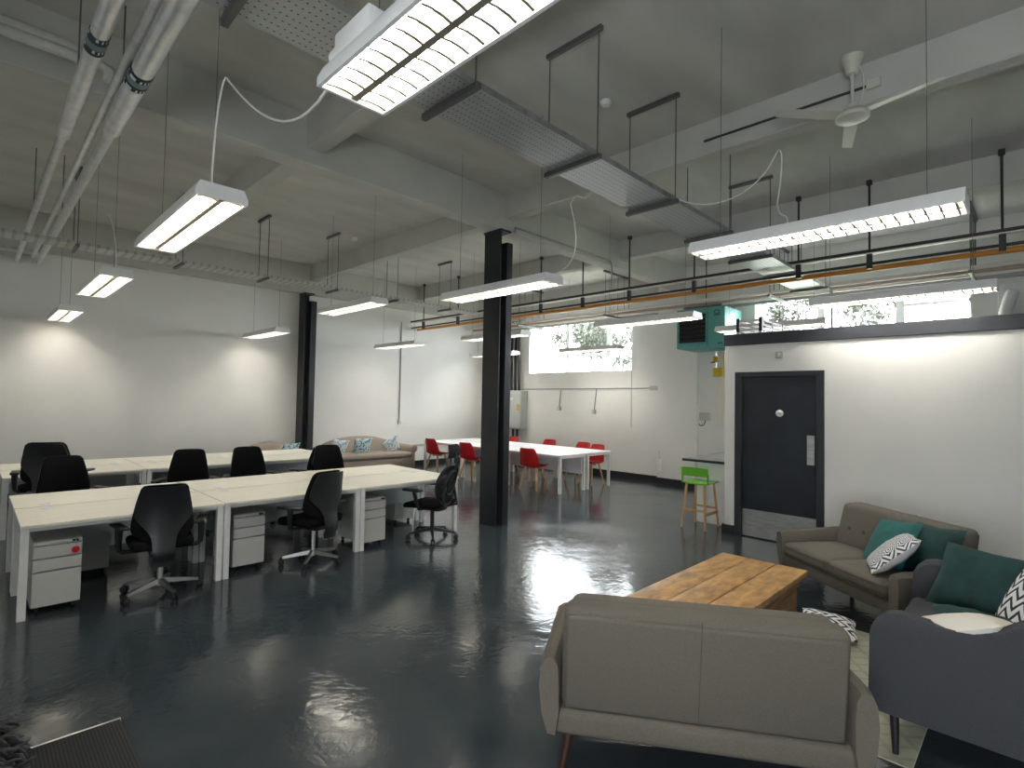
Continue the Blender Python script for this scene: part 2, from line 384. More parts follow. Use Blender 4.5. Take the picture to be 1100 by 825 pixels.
# ------------------------------------------------------------------ pendant fluorescent lights
def make_light():
    o = thing('pendant_light', '', 'light')
    L, h = .79, .085
    m = MB(); out = [(-.142, 0), (-.142, .035), (-.118, h), (.118, h), (.142, .035), (.142, 0)]; inn = [(.128, 0), (.126, .03), (.108, .072), (-.108, .072), (-.126, .03), (-.128, 0)]
    m.prism(out + inn, -L, L, 'y')
    for s in (-1, 1): m.prism([(-.142, 0), (-.142, .035), (-.118, h), (.118, h), (.142, .035), (.142, 0)], s * L, s * (L + .012), 'y')
    m.build('housing', white_m, o)
    B(-.10, .10, -L + .02, L - .02, .064, .070).build('reflector', reflect_m, o)
    m = MB()
    n = 22
    for k in range(n):
        y = -L + .03 + k * (2 * L - .06) / (n - 1)
        for s in (-1, 1):
            m.prism([(s * .013, .0), (s * .013, .034), (s * .122, .034), (s * .122, .0), (s * .09, .006), (s * .045, .006)], y - .006, y + .006, 'y')
    m.box(-.013, .013, -L + .005, L - .005, .002, .034)
    m.build('louvre', louvre_m, o)
    for s in (-1, 1): MB().tube([(s * .066, -L + .04, .05), (s * .066, L - .04, .05)], .018, 12).build('tube', tube_m, o)
    for s in (-1, 1): MB().tube([(0, s * .62, h), (0, s * .62, h + 1)], .0022, 5).build('suspension_wire', rod_m, o)
    return o
L0 = make_light()
lights = [
 (1.0, 1.08, 2.86, 'large bright twin tube light nearest the camera with white junction box on top', 0),
 (1.0, 4.19, 2.86, 'twin tube louvre light hanging beneath the beam by the silver pipes', 0),
 (.985, 7.27, 2.87, 'small looking louvre light over the far desks before the white wall', 0),
 (.975, 10.55, 2.87, 'farthest louvre light of the row beside the silver pipes', 0),
 (3.93, 1.08, 2.86, 'long louvre light seen side on under the ceiling fan', 0),
 (3.95, 4.15, 2.87, 'louvre light passing in front of the black column', 0),
 (3.95, 7.3, 3.03, 'louvre light between the two black columns', 0),
 (3.93, 10.5, 2.87, 'thin louvre light before the wall near the wall column', 0),
 (6.86, 1.07, 2.87, 'unlit looking grey louvre light before the window above the partition', 0),
 (6.82, 4.05, 2.87, 'louvre light that ends in front of the turquoise heater', 0),
 (6.82, 7.2, 2.87, 'louvre light half hidden behind the black column', 0),
 (6.7, 10.2, 2.87, 'thin louvre light over the beige sofa by the vertical conduit', 0),
 (8.62, 2.95, 2.90, 'small louvre light end peeping over the partition beside the heater', 0),
 (9.78, 7.2, 2.87, 'louvre light hanging in front of the window panes', 0),
 (9.55, 10.1, 2.87, 'faint louvre light behind the column near the room corner', 0),
]
def wire_top(x, y):
    for a, b_ in ((2.32, 2.52), (5.165, 5.335), (8.03, 8.21)):
        if a <= x <= b_: return 4.25
    return ZC
for i, (x, y, z, lab, a) in enumerate(lights):
    o = L0 if i == 0 else dup(L0)
    o.location = (x, y, z); o['label'] = lab; o['group'] = 'pendant lights in rows'
    for c in bpy.data.objects:
        if c.parent == o and c.name.startswith('suspension'):
            c.scale = (1, 1, 1); c.location.z = (.085) * (1 - (ZC - z - .085)); c.scale.z = (ZC - z - .085)
jb = thing('junction_box', 'white plastic junction box lying on top of the nearest light', 'box', (.925, 1.72, 2.946))
B(-.035, .035, -.14, .10, 0, .095, .006, 2).build('body', white_m, jb)
MB().tube([(-.0, .10, .04), (0, .155, .04)], [.034, .03], 12).build('cable_gland', white_m, jb)

def cable(pts, r, label, name='power_cable', mat=None):
    o = MB().tube(pts, r, 6).build(name, mat or cable_m); return tag(o, label, 'cable')
cable(bez((.95, 3.42, 2.945), (.93, 3.35, 3.3), (.93, 3.2, 3.6), (.955, 3.2, 3.45), 10)[:-1] + bez((.955, 3.2, 3.47), (1.0, 3.1, 3.35), (1.0, 2.4, 2.75), (.93, 1.86, 2.96), 16), .0055, 'white cable looping from the second light to the nearest light', 'hanging_cable')
cable(bez((4.0, 3.4, 2.96), (4.1, 3.1, 3.05), (4.05, 3.15, 3.35), (4.0, 3.2, 3.62), 10) + bez((4.0, 3.2, 3.62), (4.0, 3.1, 3.78), (3.9, 3.0, 3.5), (3.9, 2.865, 3.63), 8), .005, 'white cable rising from the light before the column to the cable tray', 'hanging_cable')
cable(bez((4.55, 2.38, 3.62), (4.75, 2.1, 3.45), (4.7, 1.7, 3.55), (4.55, 1.52, 3.75), 12) + bez((4.55, 1.52, 3.75), (4.5, 1.45, 3.85), (4.48, 1.42, 3.7), (4.4, 1.45, 3.3), 10) + bez((4.4, 1.45, 3.3), (4.3, 1.4, 3.1), (4.2, 1.3, 3.2), (4.0, 1.25, 2.95), 10), .0055, 'white cable draped from the tray to the long light under the fan', 'hanging_cable')
cable(bez((.98, 6.5, 2.96), (.98, 6.5, 3.2), (.95, 6.6, 3.5), (.95, 6.9, 3.58), 10) , .005, 'white cable above the third light in the row by the pipes', 'hanging_cable')
cable(bez((4.0, 6.58, 3.16), (4.03, 6.6, 3.5), (4.15, 7.6, 3.9), (4.05, 8.6, 3.62), 16), .006, 'white cable looping over the light between the columns', 'hanging_cable')

# ------------------------------------------------------------------ cable trays on struts
t1 = thing('hanging_cable_tray', 'perforated galvanised cable tray crossing the room below the fan', 'cable tray')
B(.3, 9.62, 2.40, 2.83, 3.600, 3.604).build('tray_sheet', tray_m, t1)
for y in (2.396, 2.83): B(.3, 9.62, y, y + .004, 3.600, 3.645).build('tray_flange', galv_m, t1)
for x in (.83, 2.05, 3.28, 4.5, 5.72, 6.94, 8.16, 9.38):
    m = B(x - .02, x + .02, 2.34, 2.89, 3.558, 3.598, .003, 1); m.build('strut', steel_dk, t1)
    for y in (2.37, 2.86): MB().tube([(x, y, 3.56), (x, y, 4.56)], .006, 6).build('hanger_rod', rod_m, t1)
    B(x - .02, x + .02, 2.34, 2.89, 4.55, 4.59, .003, 1).build('ceiling_strut', steel_dk, t1)
t2 = thing('hanging_cable_tray', 'narrow cable basket running along above the far desks near the white wall', 'cable tray')
m = MB(); m.box(XL, 7.72, 8.70, 9.02, 3.600, 3.604); m.box(XL, 7.72, 8.692, 8.70, 3.60, 3.64); m.box(XL, 7.72, 9.02, 9.028, 3.60, 3.64)
m.build('tray_sheet', basket_m, t2)
for x in (-.2, .9, 2.07, 3.25, 4.43, 5.65, 6.93):
    B(x - .02, x + .02, 8.64, 9.08, 3.56, 3.598, .003, 1).build('strut', steel_dk, t2)
    for y in (8.67, 9.05): MB().tube([(x, y, 3.56), (x, y, 4.56)], .006, 6).build('hanger_rod', rod_m, t2)
    B(x - .02, x + .02, 8.64, 9.10, 4.55, 4.59, .003, 1).build('ceiling_strut', steel_dk, t2)

# pipes along the window wall
def pipe(pts, r, mat, label, name='pipe', n=10): return tag(MB().tube(pts, r, n).build(name, mat), label, 'pipe')
o = thing('hanging_conduit_rail', 'black conduit rail hung on clamps in front of the orange pipe', 'conduit')
B(7.87, 7.95, -3.9, 11.45, 3.66, 3.70, .004, 1).build('rail', blackpipe_m, o)
B(7.875, 7.945, -3.9, 11.45, 3.645, 3.662).build('light_strip', palepipe_m, o)
for y in (-1.0, .27, 1.507, 2.33, 3.83, 5.006, 6.0, 7.034, 8.3, 9.6, 10.94):
    MB().tube([(7.91, y, 3.70), (7.91, y, 4.57)], .013, 8).build('hanger_rod', blackpipe_m, o)
    B(7.88, 7.94, y - .03, y + .03, 3.46, 3.66, .006, 1).build('clamp', blackpipe_m, o)
    B(7.88, 7.94, y - .03, y + .03, 4.53, 4.59, .006, 1).build('ceiling_bracket', blackpipe_m, o)
pipe([(7.91, -3.9, 3.525), (7.91, 11.45, 3.525)], .018, blackpipe_m, 'thin black pipe just above the orange pipe', 'hanging_pipe')
pipe([(8.1, -3.9, 3.50), (8.1, 10.6, 3.50), (8.1, 11.45, 3.50)], .033, copper_m, 'long orange gas pipe running the length of the window wall', 'hanging_pipe')
for x, r, mt, lab in ((9.72, .03, palepipe_m, 'pale pipe in the rack next after the orange pipe'), (10.02, .03, gapshade_m, 'shade tinted pipe in the middle of the rack above the high windows'), (10.26, .028, palepipe_m, 'pale pipe of the rack just before the grey pipe'), (10.545, .042, greypipe_m, 'grey pipe closest to the window wall above the panes')):
    pipe([(x, -3.9, 3.68), (x, 11.45, 3.68)], r, mt, lab, 'hanging_pipe')
for y, lab in ((.66, 'row of thin hanger rods under a strut by the second high window'), (3.3, 'pipe hanger with thin rods behind the end of the perforated tray'), (6.71, 'row of thin hanger rods under a strut by the first high window'), (9.3, 'pipe hanger with thin rods near the room corner')):
    o = thing('pipe_hanger', lab, 'hanger')
    B(9.6, 10.62, y - .02, y + .02, 4.55, 4.59).build('ceiling_strut', steel_dk, o)
    B(9.6, 10.6, y - .02, y + .02, 3.59, 3.63).build('strut', steel_dk, o)
    for x in (9.66, 9.86, 10.14, 10.40, 10.585): MB().tube([(x, y, 3.63), (x, y, 4.56)], .006, 6).build('hanger_rod', rod_m, o)
tag(MB().tube([(5.34, 5.255, 4.09), (5.34, 5.255, 4.16), (5.5, 5.255, 4.165), (7.6, 5.255, 4.165), (7.72, 5.255, 4.14), (7.74, 5.255, 4.05), (7.74, 5.255, 3.70)], .014, 8).build('wall_conduit', greypipe_m), 'thin conduit clipped along the beam from the column to the black rail', 'conduit')
cable(bez((9.4, 2.38, 3.6), (9.45, 2.3, 3.6), (9.45, 2.3, 3.5), (9.45, 2.3, 3.3), 6) + [(9.45, 2.3, 2.66)], .02, 'dark coiled cable dropping from the tray end onto the partition roof', 'hanging_cable', greypipe_m)
# foil lagged pipes along the left
def lagged(x, z, r, y0, yj, label, yb):
    o = thing('hanging_lagged_pipe', label, 'pipe')
    MB().tube([(x, y0, z), (x, yj - .1, z), (x, yj, z), (x, yj + .06, z), (x, 11.49, z)], [r, r, r * 1.04, r * .68, r * .66], 16).build('lagging', foil_m, o)
    for k, (dy, mt) in enumerate(((-.07, band_m), (0, blueband_m), (.07, band_m))):
        MB().tube([(x, yb + dy - .034, z), (x, yb + dy + .034, z)], r + .004, 20).build('label_band', mt, o)
    for y in (1.2, 4.8, 8.4):
        MB().tube([(x, y, z + r * .6), (x, y, 4.59)], .006, 6).build('hanger_rod', rod_m, o)
    return o
lagged(.46, 3.80, .048, -1.5, 5.6, 'slimmer foil lagged pipe with banded tape at the edge of the ceiling', 3.95)
lagged(.715, 3.80, .062, -1.5, 5.2, 'thicker foil lagged pipe with banded tape passing over the second light', 4.2)
tag(MB().tube([(.635, -1.5, 3.86), (.635, 11.49, 3.84)], .026, 10).build('hanging_pipe', foil_m), 'thin foil wrapped pipe alongside the thicker lagged pipe', 'pipe')
for y, z, x1, lab in ((5.05, 4.20, .62, 'short silver pipe crossing above the lagged pipes below the beam'), (5.16, 4.32, .45, 'upper short silver pipe beside the beam behind the slimmer lagged pipe')):
    tag(MB().tube([(XL, y, z), (x1, y, z), (x1 + .05, y, z - .03), (x1 + .05, y, z - .1)], .04, 10).build('hanging_pipe', lag_m), lab, 'pipe')
tag(MB().tube([(XL, 11.28, 3.84), (.62, 11.28, 3.84), (.66, 11.28, 3.80), (.66, 11.28, 3.74)], .03, 10).build('wall_pipe_rail', lag_m), 'pale pipe on the wall beam behind the ends of the lagged pipes', 'pipe')

# ------------------------------------------------------------------ ceiling fan, detectors
o = thing('ceiling_fan', 'cream three blade ceiling fan with drop rod', 'fan', (5.0, 1.07, 0))
MB().lathe([(.085, 4.59), (.085, 4.575), (.06, 4.52), (.042, 4.45), (.03, 4.445)], 24).build('canopy', fan_m, o)
MB().tube([(0, 0, 4.16), (0, 0, 4.46)], .014, 10).build('rod', fan_m, o)
MB().lathe([(.03, 4.20), (.045, 4.19), (.05, 4.15), (.10, 4.135), (.125, 4.10), (.12, 4.075), (.06, 4.06), (.02, 4.058)], 28).build('motor', fan_m, o)
for a in (136, 256, 16):
    m = MB(); m.box(.10, .62, -.045, .045, -.003, .003, 0, 1, lambda p: Vector((p.x, p.y * (1.15 - (p.x - .1) * .55), p.z + p.y * .22)))
    m.xf(Matrix.Translation((0, 0, 4.105)) @ Matrix.Rotation(math.radians(a), 4, 'Z')); m.build('blade', fan_m, o)
MB().tube(bez((.06, -.04, 4.53), (.12, -.08, 4.45), (.10, -.06, 4.25), (.05, -.03, 4.19), 10), .005, 6).build('fan_cable', cable_m, o)
o = thing('wall_conduit', 'dark conduit clipped along the beam behind the ceiling fan', 'conduit')
MB().tube([(5.15, 2.40, 4.385), (5.15, 1.0, 4.385)], .012, 8).build('conduit_run', blackpipe_m, o)
B(5.125, 5.165, .90, 1.0, 4.35, 4.43, .004, 1).build('conduit_box', fan_m, o)
def detector(x, y, lab):
    tag(MB().lathe([(.055, ZC), (.055, ZC - .02), (.04, ZC - .045), (.02, ZC - .05)], 20, (x, y, 0)).build('smoke_detector', white_m), lab, 'detector')
detector(4.17, 2.92, 'white smoke detector on the ceiling by the tray hanger')
detector(4.77, 8.75, 'white smoke detector on the ceiling above the narrow cable basket')

# ------------------------------------------------------------------ wall services
o = thing('wall_conduit', 'thin grey conduit dropping down the plain wall to a small box', 'conduit')
MB().tube([(7.63, 11.485, 3.65), (7.63, 11.485, 1.14)], .014, 8).build('conduit_run', greypipe_m, o)
B(7.59, 7.67, 11.46, 11.5, 1.07, 1.15, .004, 1).build('conduit_box', greybox_m, o)
tag(MB().tube([(7.35, 11.475, .525), (9.6, 11.475, .525)], .018, 8).build('wall_conduit', greypipe_m), 'low pipe along the plain wall between the beige sofa and white tables', 'pipe')
o = thing('wall_conduit', 'thin horizontal conduit below the first high window with hanging sockets', 'conduit')
MB().tube([(10.635, 10.6, 2.03), (10.635, 5.98, 2.05)], .012, 8).build('conduit_run', greypipe_m, o)
for y, z in ((8.71, 1.58), (7.61, 1.52)):
    MB().tube([(10.635, y, 2.03), (10.632, y + .06, z)], .008, 6).build('drop_cable', steel_dk, o)
    B(10.60, 10.65, y + .01, y + .11, z - .09, z + .01, .004, 1).build('socket', greybox_m, o)
B(10.60, 10.65, 5.93, 6.15, 2.0, 2.1, .004, 1).build('conduit_box', greybox_m, o)
tag(MB().tube([(10.64, 6.66, 3.9), (10.64, 6.64, 1.15)], .006, 6).build('wall_cable', greypipe_m), 'thin cable running straight down the wall beside the first high window', 'cable')
o = thing('wall_switchgear', 'tall pale electrical cabinet on the wall in the corner behind the column', 'cabinet', (10.65, 10.25, 0))
B(-.25, 0, -.36, .36, .95, 1.99, .008, 1).build('body', greybox_m, o)
B(-.262, -.25, -.34, .16, .98, 1.96, .004, 1).build('door', greybox_m, o)
B(-.266, -.262, -.30, -.20, 1.45, 1.62).build('warning_label', yel_m, o)
B(-.266, -.262, -.05, .14, 1.72, 1.80).build('maker_label', white_m, o)
for k, y in enumerate((-.12, .02, .16)): MB().tube([(-.1, y, 1.99), (-.1, y + .02, 3.0), (-.1, y - .02, 3.9)], .035, 8).build('cable_run', blackpipe_m, o)
for k, y in enumerate((-.05, .1)): MB().tube([(-.08, y, .95), (-.08, y - .04, .02)], .03, 8).build('cable_tail', blackpipe_m, o)
MB().tube([(-.12, .22, 1.99), (-.12, .25, 2.5), (-.12, .1, 3.0)], .02, 6).build('striped_cable', steel_dk, o)
# gas heater
o = thing('wall_mounted_heater', 'turquoise box heater with black louvred grille high on the wall', 'heater', (9.7, 0, 0))
B(0, .78, 4.10, 5.05, 2.78, 3.54, .012, 2).build('body', teal_h, o)
B(-.012, 0, 4.46, 4.99, 2.89, 3.43, .004, 1).build('grille_recess', dark_m, o)
m = MB()
for k in range(6): m.box(-.05, -.012, 4.47, 4.98, 2.93 + k * .085, 2.945 + k * .085, 0, 1, lambda p: Vector((p.x, p.y, p.z + (p.x + .012) * .6)))
m.build('louvre', blackpipe_m, o)
m = MB(); fr = .03
m.box(-.02, 0, 4.44, 5.01, 3.43, 3.43 + fr); m.box(-.02, 0, 4.44, 5.01, 2.86, 2.89); m.box(-.02, 0, 4.44, 4.46, 2.89, 3.43); m.box(-.02, 0, 4.99, 5.01, 2.89, 3.43)
m.build('grille_frame', teal_h, o)
B(-.003, .0, 4.425, 4.43, 2.79, 3.53).build('panel_seam', dark_m, o)
ring = [(-.006, 4.25 + .05 * math.cos(2 * PI * k / 20), 3.44 + .035 * math.sin(2 * PI * k / 20)) for k in range(20)]
lg = MB().tube(ring, .006, 6, closed=True); lg.box(-.008, -.002, 4.19, 4.30, 3.375, 3.388); lg.build('logo', dark_m, o)
m = MB()
for k in range(4): m.box(-.004, 0, 4.14 + k * .024, 4.155 + k * .024, 2.84, 2.862)
m.build('lettering', dark_m, o)
for x in (.08, .3, .5, .7): B(x, x + .03, 4.2, 4.95, 3.54, 3.60).build('mounting_rail', steel_dk, o)
MB().tube([(.2, 4.55, 3.57), (.2, 4.55, 4.59)], .012, 6).build('hanger_rod', rod_m, o)
MB().tube([(.93, 4.6, 2.95), (.75, 4.6, 3.2)], .05, 10).build('flue', greypipe_m, o)
o = thing('wall_gas_valve_pipe', 'yellow gas valve and pipe below the heater beside the partition', 'valve', (10.5, 4.56, 0))
MB().tube([(0, .05, 2.80), (0, .05, 2.25)], .02, 8).build('pipe_run', alum_m, o)
B(-.03, .03, .0, .10, 2.56, 2.68, .006, 1).build('valve_body', yel_m, o); B(-.05, .04, -.07, .09, 2.27, 2.45, .008, 1).build('regulator', yel_m, o)
MB().tube([(-.02, -.12, 2.76), (-.02, -.12, 2.25)], .016, 8).build('pipe_run', yel_m, o)
B(-.04, .0, .06, .14, 2.55, 2.57).build('lever', blackpipe_m, o)
B(.1, .14, -.10, .07, 1.27, 2.27, .004, 1).build('boxing_board', cream_m, o)
o = thing('wall_isolator', 'small grey switch box with looped cable on the wall beneath the heater', 'switch box', (10.65, 4.9, 0))
B(-.06, 0, -.12, .10, 1.38, 1.55, .006, 1).build('body', greybox_m, o)
MB().tube([(-.015, .14, 2.79), (-.015, .14, 1.35)] + bez((-.015, .14, 1.35), (-.015, .13, 1.24), (-.02, .0, 1.24), (-.02, -.02, 1.38), 8), .012, 6).build('feed_cable', steel_dk, o)
o = thing('wall_fitting', 'small white fitting low on the wall pier with a dangling lead', 'socket', (10.49, 5.82, 0))
B(-.03, .01, -.03, .03, .25, .52, .004, 1).build('body', white_m, o)
MB().tube(bez((-.01, 0, .52), (-.01, .05, .6), (-.01, 0, .65), (-.01, .02, .70), 6), .005, 6).build('lead', greypipe_m, o)
o = thing('wall_extract_hose', 'white ribbed hose rising from the partition roof beside a boxed panel', 'hose', (10.58, .32, 0))
pts = bez((-.1, .05, 2.64), (-.1, .05, 3.0), (-.1, -.02, 3.3), (.03, -.06, 3.42), 30)
MB().tube(pts, [.075 + .008 * (k % 2) for k in range(31)], 12).build('hose', white_m, o)
B(.03, .07, -.45, .10, 3.05, 3.58, .006, 1).build('backing_panel', wall_m, o)
# rack of slats on the partition roof
o = thing('slatted_rack', 'low rack of pale slats with black taped ends lying on the partition roof', 'rack', (7.2, 2.71, PT + .14))
for s in (-1, 1):
    B(-.03, .01, s * .145 - .02, s * .145 + .02, -.0, .215).build('post', blackpipe_m, o)
    B(-.036, -.03, s * .145 - .022, s * .145 + .022, .0, .03).build('tape_foot', white_m, o)
m = MB()
for k in range(3):
    z = .045 + k * .06
    m.box(-.025, .005, -.13, .13, z, z + .03); m.box(0, 1.5, -.16, -.13, z, z + .032); m.box(0, 1.5, .13, .16, z, z + .032)
m.build('slats', palepipe_m, o)
for x in (.35, .75, 1.2):
    B(x, x + .03, -.165, -.16, 0, .21).build('cross_strap', blackpipe_m, o)

# ------------------------------------------------------------------ desks
DW, DD, DT = 1.41, .81, .715
def make_desk(topm, modm, cat='desk'):
    o = thing('office_desk', '', cat)
    B(.004, DW - .004, 0, DD, DT - .025, DT, .003, 1).build('desk_top', topm, o)
    for x in (.005, DW - .057):
        for y in (.02, DD - .07): B(x, x + .052, y, y + .05, .0, DT - .026, .003, 1).build('leg', leg_m, o)
    m = MB(); m.box(.05, DW - .05, .05, .08, DT - .06, DT - .026); m.box(.05, DW - .05, DD - .065, DD - .035, DT - .06, DT - .026)
    for x in (.008, DW - .055): m.box(x, x + .047, .05, DD - .05, DT - .066, DT - .026)
    m.build('rail_frame', leg_m, o)
    B(.10, DW - .10, DD - .03, DD - .012, .30, DT - .076, .002, 1).build('modesty_panel', modm, o)
    for x in (.22, DW - .22): MB().lathe([(.048, DT), (.048, DT + .003), (.03, DT + .0035), (.028, DT + .0005)], 18, (x, DD - .10, 0)).build('cable_port', white_m, o)
    return o
proto = make_desk(desk_m, modesty_m)
X0 = .30; first = True
names = {
 (5.40, 0): ['front desk with grey drawers and red key at its end', 'front desk behind the two facing task chairs in the middle bay', 'front desk end bay where the mesh headrest chair sits'],
 (7.05, 1): ['pale desk facing the nearest black chair in the near double row', 'pale desk in the middle of the near double row facing the wall side', 'pale desk at the free end of the near double row facing the wall side'],
 (8.50, 0): ['pale desk in the far row behind the tall grey backed chair', 'pale desk in the far row behind the two black chairs facing the camera', 'pale desk at the sofa end of the far row, nearer side'],
 (10.15, 1): ['pale desk against the wall side of the far row by the white wall', 'pale desk in the middle of the far row on its wall side', 'pale desk at the sofa end of the far row, wall side'],
}
for (y, back), labs in names.items():
    for k in range(3):
        o = proto if first else dup(proto); first = False
        if back: o.location = (X0 + (k + 1) * DW, y, 0); o.rotation_euler = (0, 0, PI)
        else: o.location = (X0 + k * DW, y, 0)
        o['label'] = labs[k]; o['group'] = 'pale topped bench desks'
# white tables
wt = make_desk(deskwhite_m, modwhite_m, 'table'); wt.name = 'meeting_table'; first = True
wl = {0: ['white table nearest the camera with a red chair at its long side', 'white table half hidden by the black column', 'white table end beside the beige sofa wall'], 1: ['white table with the red chair tucked under its near end', 'middle white table along the window wall', 'white table in the corner below the electrical cabinet']}
for side in (0, 1):
    for k in range(3):
        o = wt if first else dup(wt); first = False
        ys = 6.31 + k * DW
        if side == 0: o.rotation_euler = (0, 0, -PI / 2); o.location = (7.70, ys + DW, 0)
        else: o.rotation_euler = (0, 0, PI / 2); o.location = (9.36, ys, 0)
        o['label'] = wl[side][k]; o['group'] = 'white tables by the window wall'

# drawer pedestals
def make_ped():
    o = thing('drawer_pedestal', '', 'drawers')
    B(0, .30, .035, .57, .05, .56, .004, 1).build('body', ped_m, o)
    for z0, z1 in ((.06, .322), (.333, .422), (.433, .523)):
        B(.002, .298, 0, .03, z0, z1, .002, 1).build('drawer', ped_m, o)
    B(.002, .298, 0, .036, .534, .558, .003, 1).build('top_rail', ped_m, o)
    B(.235, .275, -.003, .0, .533, .552).build('lock', dark_m, o)
    for x in (.04, .26):
        for y in (.06, .52): MB().lathe([(.023, -.01), (.025, 0), (.023, .01)], 12, (x, y, .025), Matrix.Rotation(PI / 2, 4, 'Y')).build('castor', castor_m, o)
    return o
P0 = make_ped()
peds = [(.385, 5.49, 0, 'grey drawer unit with a red key tag under the end of the near desks'), (1.835, 5.55, 0, 'grey drawer unit beside the first task chair'), (3.20, 5.50, 0, 'grey drawer unit between the second task chair and the mesh chair'),
        (4.44, 6.86, PI, 'grey drawer unit on the far side behind the mesh chair'), (1.0, 6.95, PI, 'grey drawer unit on the far side behind the first task chair'), (2.0, 8.62, 0, 'grey drawer unit under the far row of desks'), (1.62, 10.03, PI, 'grey drawer unit under the wall side of the far row')]
for i, (x, y, rz, lab) in enumerate(peds):
    o = P0 if i == 0 else dup(P0)
    o.location = (x, y, 0); o.rotation_euler = (0, 0, rz); o['label'] = lab; o['group'] = 'drawer pedestals'
o = thing('key_tag', 'round red key tag hanging from the lock of the near drawer unit', 'key tag', (.64, 5.475, .47))
MB().lathe([(.012, -.004), (.026, -.003), (.026, .003), (.012, .004)], 16, (0, 0, 0), Matrix.Rotation(PI / 2, 4, 'X')).build('tag', red_m, o)
MB().tube([(0, 0, .02), (0, .0, .075)], .004, 6).build('hanging_key', alum_m, o)

# ------------------------------------------------------------------ office chairs (seat faces +y)
def star(o, mat, R=.30, h=.075):
    for k in range(5):
        a = 2 * PI * k / 5 - PI / 2 + .3
        c, s_ = math.cos(a), math.sin(a)
        m = MB(); rings = []
        for t, w, z, hh in ((.03, .022, h + .035, .022), (.14, .018, h + .022, .017), (R - .01, .013, h + .0, .011)):
            rings.append([Vector((t * c - s_ * w, t * s_ + c * w, z - hh)), Vector((t * c + s_ * w, t * s_ - c * w, z - hh)), Vector((t * c + s_ * w * .7, t * s_ - c * w * .7, z + hh)), Vector((t * c - s_ * w * .7, t * s_ + c * w * .7, z + hh))])
        m.loft(rings); m.build('base_arm', mat, o)
        cs = MB()
        for q in (-1, 1): cs.lathe([(.022, -.009), (.028, -.005), (.028, .005), (.022, .009)], 14, (R * c - s_ * .017 * q, R * s_ + c * .017 * q, .028), Matrix.Rotation(a, 4, 'Z') @ Matrix.Rotation(PI / 2, 4, 'X'))
        cs.box(R * c - .012, R * c + .012, R * s_ - .012, R * s_ + .012, .03, .07); cs.build('castor', castor_m, o)
def make_task(lift=0):
    o = thing('task_chair', '', 'chair')
    star(o, basealum_m); L = lift
    MB().tube([(0, 0, .07), (0, 0, .36 + L)], .022, 12).build('gas_column', alum_m, o)
    B(-.09, .09, -.14, .12, .35 + L, .40 + L, .012, 2).build('mechanism', plast_k, o)
    def sf(p): return Vector((p.x * (1 - .12 * max(0, -p.y / .25)), p.y, p.z - .03 * max(0, (p.y - .12) / .14) ** 2 + .015 * (p.x / .24) ** 2))
    m = MB(); m.box(-.245, .245, -.2, .27, .40 + L, .485 + L, .035, 4, sf); m.build('seat', fabric_k, o)
    def yb(z): return -.215 - .10 * max(0, z - .55) - .25 * max(0, .5 - z) * 0 + .05 * math.sin((z - .45) * 5)
    prof = [(.44, .07), (.47, .085), (.495, .13), (.52, .18), (.55, .215), (.59, .23), (.65, .226), (.72, .215), (.80, .20), (.88, .183), (.93, .17), (.955, .15), (.962, .12)]
    rings = []
    for z, w in prof:
        r = []
        e = 1.2 if .5 < z < .95 else .7
        for k in range(24):
            q = 2 * PI * k / 24; cx, cy = math.cos(q), math.sin(q)
            x = w * (abs(cx) ** .6) * (1 if cx > 0 else -1); y = .032 * e * (abs(cy) ** .8) * (1 if cy > 0 else -1)
            r.append(Vector((x, yb(z) + y + 1.5 * x * x, z + L)))
        rings.append(r)
    MB().loft(rings).build('backrest', fabric_k, o)
    prof = [(.29, .072), (.32, .078), (.42, .08), (.48, .082), (.53, .09), (.57, .108), (.61, .138), (.655, .178), (.70, .206), (.76, .20), (.82, .188), (.89, .172), (.935, .158), (.95, .14)]
    def shell(u, v):
        i = v * (len(prof) - 1); a = min(int(i), len(prof) - 2); t = i - a
        z = prof[a][0] * (1 - t) + prof[a + 1][0] * t; w = prof[a][1] * (1 - t) + prof[a + 1][1] * t; x = (u * 2 - 1) * w
        back = yb(max(z, .42)) - .048 + 1.5 * x * x + (.02 if z < .36 else 0)
        return (x, back, z + L), (0, -1, 0)
    MB().slab(shell, 10, 33, -.012).build('back_shell', shell_k, o)
    for s in (-1, 1):
        m = MB(); m.tube([(s * .12, -.0, .385 + L), (s * .27, -.01, .39 + L), (s * .295, -.01, .41 + L), (s * .30, -.01, .46 + L), (s * .30, -.01, .605 + L)], [.018, .018, .02, .024, .03], 8); m.build('arm_post', plast_k, o)
        B(s * .30 - .04, s * .30 + .04, -.13, .12, .602 + L, .628 + L, .012, 3, lambda p: Vector((p.x + s * .03 * (p.y / .12), p.y, p.z - .01 * (p.y / .12) ** 2))).build('arm_pad', plast_k, o)
    return o
T0 = make_task(0)
T0.location = (1.215, 5.43, 0); T0.rotation_euler = (0, 0, math.radians(-8))
grp = 'black task chairs at the desks'
T0['label'] = 'black task chair with shiny grey back shell at the near desks'; T0['group'] = grp
dup(T0, (2.57, 5.40, 0), math.radians(15), 'black task chair turned towards the drawers in the middle bay')
T1 = make_task(.055); T1.location = (.775, 7.46, 0); T1.rotation_euler = (0, 0, math.radians(186)); T1['label'] = 'black chair facing the camera just in front of the tall grey backed chair'; T1['group'] = grp
dup(T1, (1.95, 7.58, 0), math.radians(160), 'black chair angled behind the desk beside the first task chair')
dup(T1, (2.70, 7.55, .0), math.radians(178), 'black chair squarely facing over the desk in the middle of the row')
dup(T1, (3.69, 7.25, 0), math.radians(172), 'black chair at the far side of the end bay before the beige sofa')
T2 = make_task(.0); T2.location = (3.80, 8.10, 0); T2.rotation_euler = (0, 0, math.radians(24)); T2['label'] = 'black chair partly hidden behind another black chair before the beige sofa'; T2['group'] = grp
